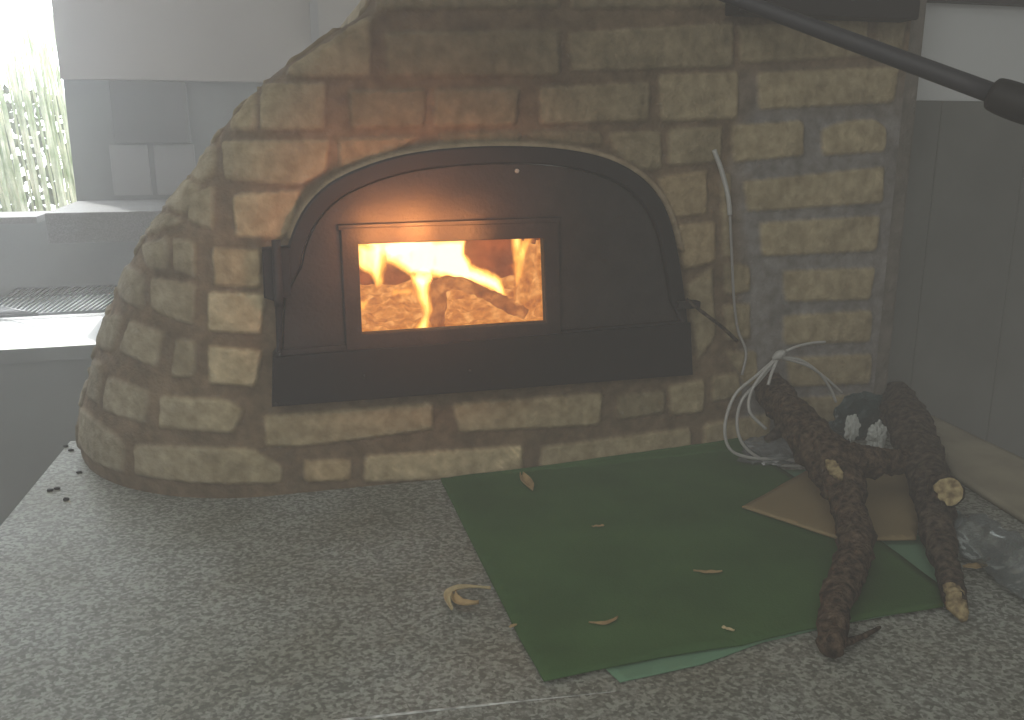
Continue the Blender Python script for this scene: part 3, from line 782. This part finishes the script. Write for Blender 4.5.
st_ = bm_obj('sawn_stub', bm, M['bark2'], log2, False); st_.data.materials.append(M['cutwood']); st_['label'] = 'pale yellow sawn stub'
bm = bmesh.new()
add_tube(bm, [bp(951,588,.024,10), bp(955,597,.019,11.5), bp(959,608,.014,10), bp(963,620,.009,4)], 14, 8, .5, 60, seed=23)
st_ = bm_obj('split_end', bm, M['cutwood'], log2, True); st_['label'] = 'pale splintered end'

# cable coil
def cab(bm, pts, r=.0028): add_tube(bm, [(*p, r) for p in pts], 8, 10)
coil = empty('cable_coil', onz(770, 440, ZC), 'white electric cable coiled and tied, hanging against bricks beside the oven door', 'cable')
ft = lambda x, y, o=-.02: tuple(onplane(x, y, o))
bm = bmesh.new(); cab(bm, [ft(714,150), ft(722,172), ft(728,196), ft(730,215)], .0036)
s1 = bm_obj('cable_end', bm, M['cable'], coil, True)
bm = bmesh.new(); cab(bm, [ft(730,215), ft(732,260), ft(734,300), ft(738,330), ft(746,352,-.03), ft(742,375,-.04)], .0022); bm_obj('cable_lead', bm, M['cable_grey'], coil, True)
loops = [
 [ft(779,356,-.06), ft(757,375,-.07), ft(735,395,-.08), ft(725,425,-.085), ft(730,449,-.09), ft(752,458,-.095), ft(785,459,-.10), ft(806,463,-.10)],
 [ft(779,356,-.06), ft(760,380,-.07), ft(742,400,-.08), ft(737,425,-.085), ft(745,447,-.09), ft(768,462,-.095), ft(795,466,-.10), ft(806,463,-.10)],
 [ft(779,357,-.06), ft(764,372,-.07), ft(751,392,-.08), ft(750,412,-.09), ft(766,429,-.10)],
 [ft(778,358,-.06), ft(772,372,-.075), ft(768,385,-.08)],
]
for L in loops:
    bm = bmesh.new(); cab(bm, L, .0025); bm_obj('cable_loop', bm, M['cable'], coil, True)
for L in ([ft(779,355,-.06), ft(795,347,-.06), ft(812,343,-.055), ft(825,342,-.05)], [ft(779,357,-.06), ft(800,360,-.06), ft(818,372,-.055), ft(830,388,-.05), ft(836,402,-.05)], [ft(780,357,-.06), ft(808,366,-.06), ft(828,380,-.05), ft(842,393,-.045)]):
    bm = bmesh.new(); cab(bm, L, .0022); bm_obj('cable_tail', bm, M['cable_grey'] if L[1][0] != 0 and L is not None and L[0][2] < 0 else M['cable'], coil, True)
bm = bmesh.new(); add_tube(bm, [(*ft(773,359,-.062), .004), (*ft(779,355,-.066), .007), (*ft(785,352,-.062), .004)], 10, 5, .3, 90)
bm_obj('tie', bm, M['cable'], coil, True)

# crumpled things behind the branches
def crumple(name, px, py, z, sx, sy, sz, m, label, cat, seed, amp=.45, sub=4):
    bm = bmesh.new(); bmesh.ops.create_icosphere(bm, subdivisions=sub, radius=1)
    c = onz(px, py, ZC+z)
    for v in bm.verts:
        n = v.co.normalized(); k = 1+amp*(noise.noise(n*2.2+Vector((seed,)*3))+.6*abs(noise.noise(n*5+Vector((seed,)*3)))+.3*noise.noise(n*11))
        q = n*k; v.co = c+Uv*(q.x*sx)+Vv*(q.y*sy)+Vector((0, 0, max(-z/sz+.08, q.z)*sz))
    o = bm_obj(name, bm, m, None, False); tag(o, label, cat); return o
crumple('plastic_bag', 856, 421, .030, .060, .024, .046, M['bag'], 'dark teal crumpled plastic bag behind the two branches', 'bag', 1, .3)
crumple('crumpled_paper', 876, 438, .042, .013, .010, .022, M['paper'], 'white crumpled paper scrap lodged between the branches', 'paper', 5, .6)
crumple('crumpled_paper', 852, 428, .062, .012, .005, .018, M['paper'], 'thin pale strip of paper on the dark teal bag', 'paper', 9, .5)
crumple('plastic_film', 776, 452, .018, .052, .028, .022, M['clear_bag'], 'crumpled clear plastic film inside the white cable coil', 'plastic film', 12, .5)
# crushed clear bottle at the right
bot_ = empty('plastic_bottle', onz(985, 550, ZC), 'crushed clear plastic bottle lying beside the dark branch at the right', 'bottle')
ax0 = np.array(onz(950, 517, ZC+.028)); ax1 = np.array(onz(1050, 588, ZC+.030))
prof = [(0,.010),(.06,.012),(.09,.012),(.16,.018),(.26,.027),(.36,.030),(.46,.026),(.55,.030),(.66,.027),(.76,.030),(.88,.029),(.96,.027),(1.0,.020)]
bm = bmesh.new(); add_tube(bm, [(*(ax0+(ax1-ax0)*t), r) for t, r in prof], 26, 6, .22, 40, seed=31)
bm_obj('bottle_body', bm, M['clear'], bot_, True)
bm = bmesh.new(); d_ = (ax1-ax0)
add_tube(bm, [(*(ax0-d_*.03), .0125), (*(ax0+d_*.02), .0130), (*(ax0+d_*.05), .0128)], 20, 2)
M['cap'] = mat('pale_bottle_ring', (.12,.16,.16), .4, .5)
bm_obj('bottle_neck_ring', bm, M['cap'], bot_, True)

# dried leaves / debris
def leaf(px, py, L, Wd, ang, m, label, curl=.006, bend=0, seed=0):
    c = onz(px, py, ZC+.0065 if px > 450 and py < 660 else ZC+.0015); bm = bmesh.new(); n = 14; rows_ = []
    for i in range(n+1):
        t = i/n; w = Wd*math.sin(PI*min(1, t*.93+.05))**.8
        a = ang+bend*(t-.5)
        x = L*(t-.5)
        cx = x*math.cos(ang)-bend*L*(t-.5)**2*math.sin(ang); cy = x*math.sin(ang)+bend*L*(t-.5)**2*math.cos(ang)
        row = []
        for s in (-1, -.5, 0, .5, 1):
            px_ = cx-s*w*math.sin(a); py_ = cy+s*w*math.cos(a)
            row.append(bm.verts.new(c+Vector((px_, py_, curl*(s*s)+curl*.8*abs(t-.5)+noise.noise(Vector((t*4, s, seed)))*.0015+.0012))))
        rows_.append(row)
    for a_, b_ in zip(rows_, rows_[1:]):
        for k in range(4): bm.faces.new((a_[k], a_[k+1], b_[k+1], b_[k]))
    o = bm_obj('dry_leaf', bm, m, None, True)
    s = o.modifiers.new('thickness', 'SOLIDIFY'); s.thickness = .0006; s.offset = 1
    tag(o, label, 'leaf'); return o
leaf(527, 485, .062, .008, -1.32, M['leaf'], 'dry brown leaf on the felt near the lowest oven bricks', seed=1)
leaf(452, 592, .062, .0045, .85, M['leaf_pale'], 'long curled yellowish leaf on granite left of the felt', .003, -2.0, 2)
leaf(460, 605, .036, .0060, -.65, M['leaf'], 'short curled brown leaf below the yellowish leaf on granite', .004, 1.2, 3)
leaf(728, 630, .013, .0022, -.5, M['leaf_pale'], 'tiny pale seed husk near the front of the felt', .001, 0, 4)
leaf(606, 624, .034, .0028, .35, M['leaf'], 'thin reddish dry leaf on the front half of the felt', .001, .8, 5)
leaf(708, 573, .034, .0028, -.05, M['leaf'], 'thin brown dry leaf in the middle of the felt', .001, .3, 6)
leaf(513, 627, .009, .002, .6, M['leaf'], 'tiny brown leaf crumb near the left front of the felt', .001, 0, 7)
leaf(975, 568, .030, .006, .1, M['leaf'], 'small dry leaf beside the crushed clear bottle', .002, 0, 8)
leaf(598, 527, .016, .002, .1, M['leaf'], 'small brown leaf crumb on the back half of the felt', .001, 0, 9)
# grit on the far-left corner of the slab
for i, (px, py) in enumerate(((66,446),(79,472),(50,490),(57,488),(66,499),(71,450))):
    bm = bmesh.new(); bmesh.ops.create_icosphere(bm, subdivisions=2, radius=.0035)
    c = onz(px, py, ZC+.002)
    for v in bm.verts: v.co = c+Vector((v.co.x*1.4, v.co.y, v.co.z*.7))*(1+.4*noise.noise(v.co*400+Vector((i,)*3)))
    tag(bm_obj('charcoal_crumb', bm, M['iron_dark'], None, True), 'dark crumb of grit on the far left corner of the granite', 'crumb', 'grit crumbs on the left corner')

# ------------------------------------------------------------------ dark steel shelf over the pillar and the pole
a = uz(737, 16, -.05); b = uz(918, 8, -.05)
ms = box('steel_shelf', a[0], b[0], -.055, -.012, a[1]+.004, a[1]+.045, M['iron_dark'], None, .003)
tag(ms, 'dark steel shelf plate along the top of the brickwork at right', 'shelf')
pole = empty('metal_pole', onplane(1000, 95, -.35), 'black metal pole slanting down to the right across upper brickwork and white wall', 'pole')
p0 = onplane(690, -18, -.10); p1 = onplane(1000, 96, -.38)
bm = bmesh.new(); add_tube(bm, [(*p0, .0085), (*((p0+p1)/2), .0105), (*p1, .0115)], 16, 4); bm_obj('rod', bm, M['steel_rod'], pole, True)
bm = bmesh.new(); d_ = (p1-p0)/np.linalg.norm(p1-p0)
add_tube(bm, [(*(p1-d_*.012), .013), (*(p1-d_*.006), .019), (*(p1+d_*.02), .021), (*(p1+d_*.045), .019), (*(p1+d_*.052), .010)], 18, 3)
jn = bm_obj('end_joint', bm, M['iron_dark'], pole, True)
bm = bmesh.new(); add_tube(bm, [(*(p1+d_*.045), .012), (*(p1+d_*.35+np.array([0, 0, .01])), .012)]+[(*(p1+d_*.8+np.array([0, 0, .03])), .012)], 12, 3)
bm_obj('rod_extension', bm, M['steel_rod'], pole, True)

# ------------------------------------------------------------------ smoke haze in the room, with emission added as lens veil
def haze():
    m = bpy.data.materials.new('smoke_veil'); m.use_nodes = True; nt = m.node_tree; nt.nodes.clear()
    v = nt.nodes.new('ShaderNodeVolumePrincipled'); v.inputs['Color'].default_value = (.95,.97,1,1); v.inputs['Density'].default_value = .045
    v.inputs['Anisotropy'].default_value = .7
    v.inputs['Emission Strength'].default_value = .030; v.inputs['Emission Color'].default_value = (.97,.94,.86,1)
    o = nt.nodes.new('ShaderNodeOutputMaterial'); nt.links.new(v.outputs[0], o.inputs['Volume']); return m
hz = box('smoke_veil', -2.95, 3.15, -3.1, OFF+.14, .01, 2.69, haze()); tag(hz, 'thin grey smoke haze filling the room, glow added as lens veil', 'haze', kind='stuff')

# ------------------------------------------------------------------ lights
w = bpy.data.worlds.new('World'); bpy.context.scene.world = w; w.use_nodes = True
bg = w.node_tree.nodes['Background']; bg.inputs[0].default_value = (.93,.97,1,1); bg.inputs[1].default_value = 5.0
def light(name, kind, loc, target, energy, color, size=1, size_y=None, spot=None):
    l = bpy.data.lights.new(name, kind); l.energy = energy; l.color = color
    if kind == 'AREA':
        l.size = size
        if size_y: l.shape = 'RECTANGLE'; l.size_y = size_y
    elif kind == 'SUN': l.angle = math.radians(size)
    else: l.shadow_soft_size = size
    o = bpy.data.objects.new(name, l); o.location = loc
    o.rotation_euler = (Vector(target)-Vector(loc)).to_track_quat('-Z', 'Y').to_euler(); C.objects.link(o); return o
light('fill_behind', 'AREA', (-.6, -1.9, 2.2), (0, 1.4, 1.0), 41, (1, .99, .92), 2.4, 1.6)  # added fill from behind the camera, no visible source
light('glint_fill', 'POINT', (.10, -.25, 1.62), (0, 1, 1), 2.4, (1, 1, .96), .02)  # added near the camera for glints on the plastic
light('overhead_fill', 'AREA', (-.5, .4, 2.6), (-.2, 1.2, .9), 7, (.97, 1, .98), 1.6, 1.2)
light('far_room_fill', 'AREA', W(-1.2, .9, 2.5), W(-1.2, 1.6, 1.0), 5, (1, .97, .92), 1.0, .6)
sp = W(u_w-.45, OFF+.12, 1.85)
wl = light('window_daylight', 'AREA', sp, W(-.6, .6, .9), 15, (.88, .95, 1), .8, .6)
sun = light('sun', 'SUN', W(-2.3, 4, 4), W(-.9, 1.2, .9), 5.0, (1, .98, .94), 3)
fc = onplane(425, 245, -.10)
for k, (gx, gy, ge) in enumerate(((382,236,.9),(425,233,1.5),(475,236,.6),(440,290,.25))):  # spots added before the door, imitating glare around the fire
    gp = onplane(gx, gy, -.075); gl_l = light('door_glow_fill', 'SPOT', gp, gp+V, ge*1.1, (1, .36, .09), .012); gl_l.data.spot_size = 2.35; gl_l.data.spot_blend = 1.0
gp = onplane(450, 262, -.25); gl_l = light('door_glow_fill_wide', 'SPOT', gp, gp+V, 4.0, (1, .38, .19), .05); gl_l.data.spot_size = 2.0; gl_l.data.spot_blend = 1.0
fi = W((fx0+fx1)/2-.03, .10, zf+.24)
light('fire_inside', 'POINT', fi, fi+Vector(V), 1.2, (1, .45, .14), .01)

# ------------------------------------------------------------------ camera
cam = bpy.data.cameras.new('camera'); co = bpy.data.objects.new('camera', cam); C.objects.link(co)
cam.sensor_width = 36; cam.lens = 36*F/1024; cam.clip_start = .02; co.location = (0, 0, H); co.rotation_euler = (PI/2-PITCH, 0, 0)
sc = bpy.context.scene; sc.camera = co
sc.view_settings.view_transform = 'Standard'; sc.view_settings.look = 'None'; sc.view_settings.exposure = 0; sc.view_settings.gamma = 1
sc.cycles.use_denoising = True; sc.cycles.max_bounces = 8; sc.cycles.volume_bounces = 1; sc.cycles.transparent_max_bounces = 24
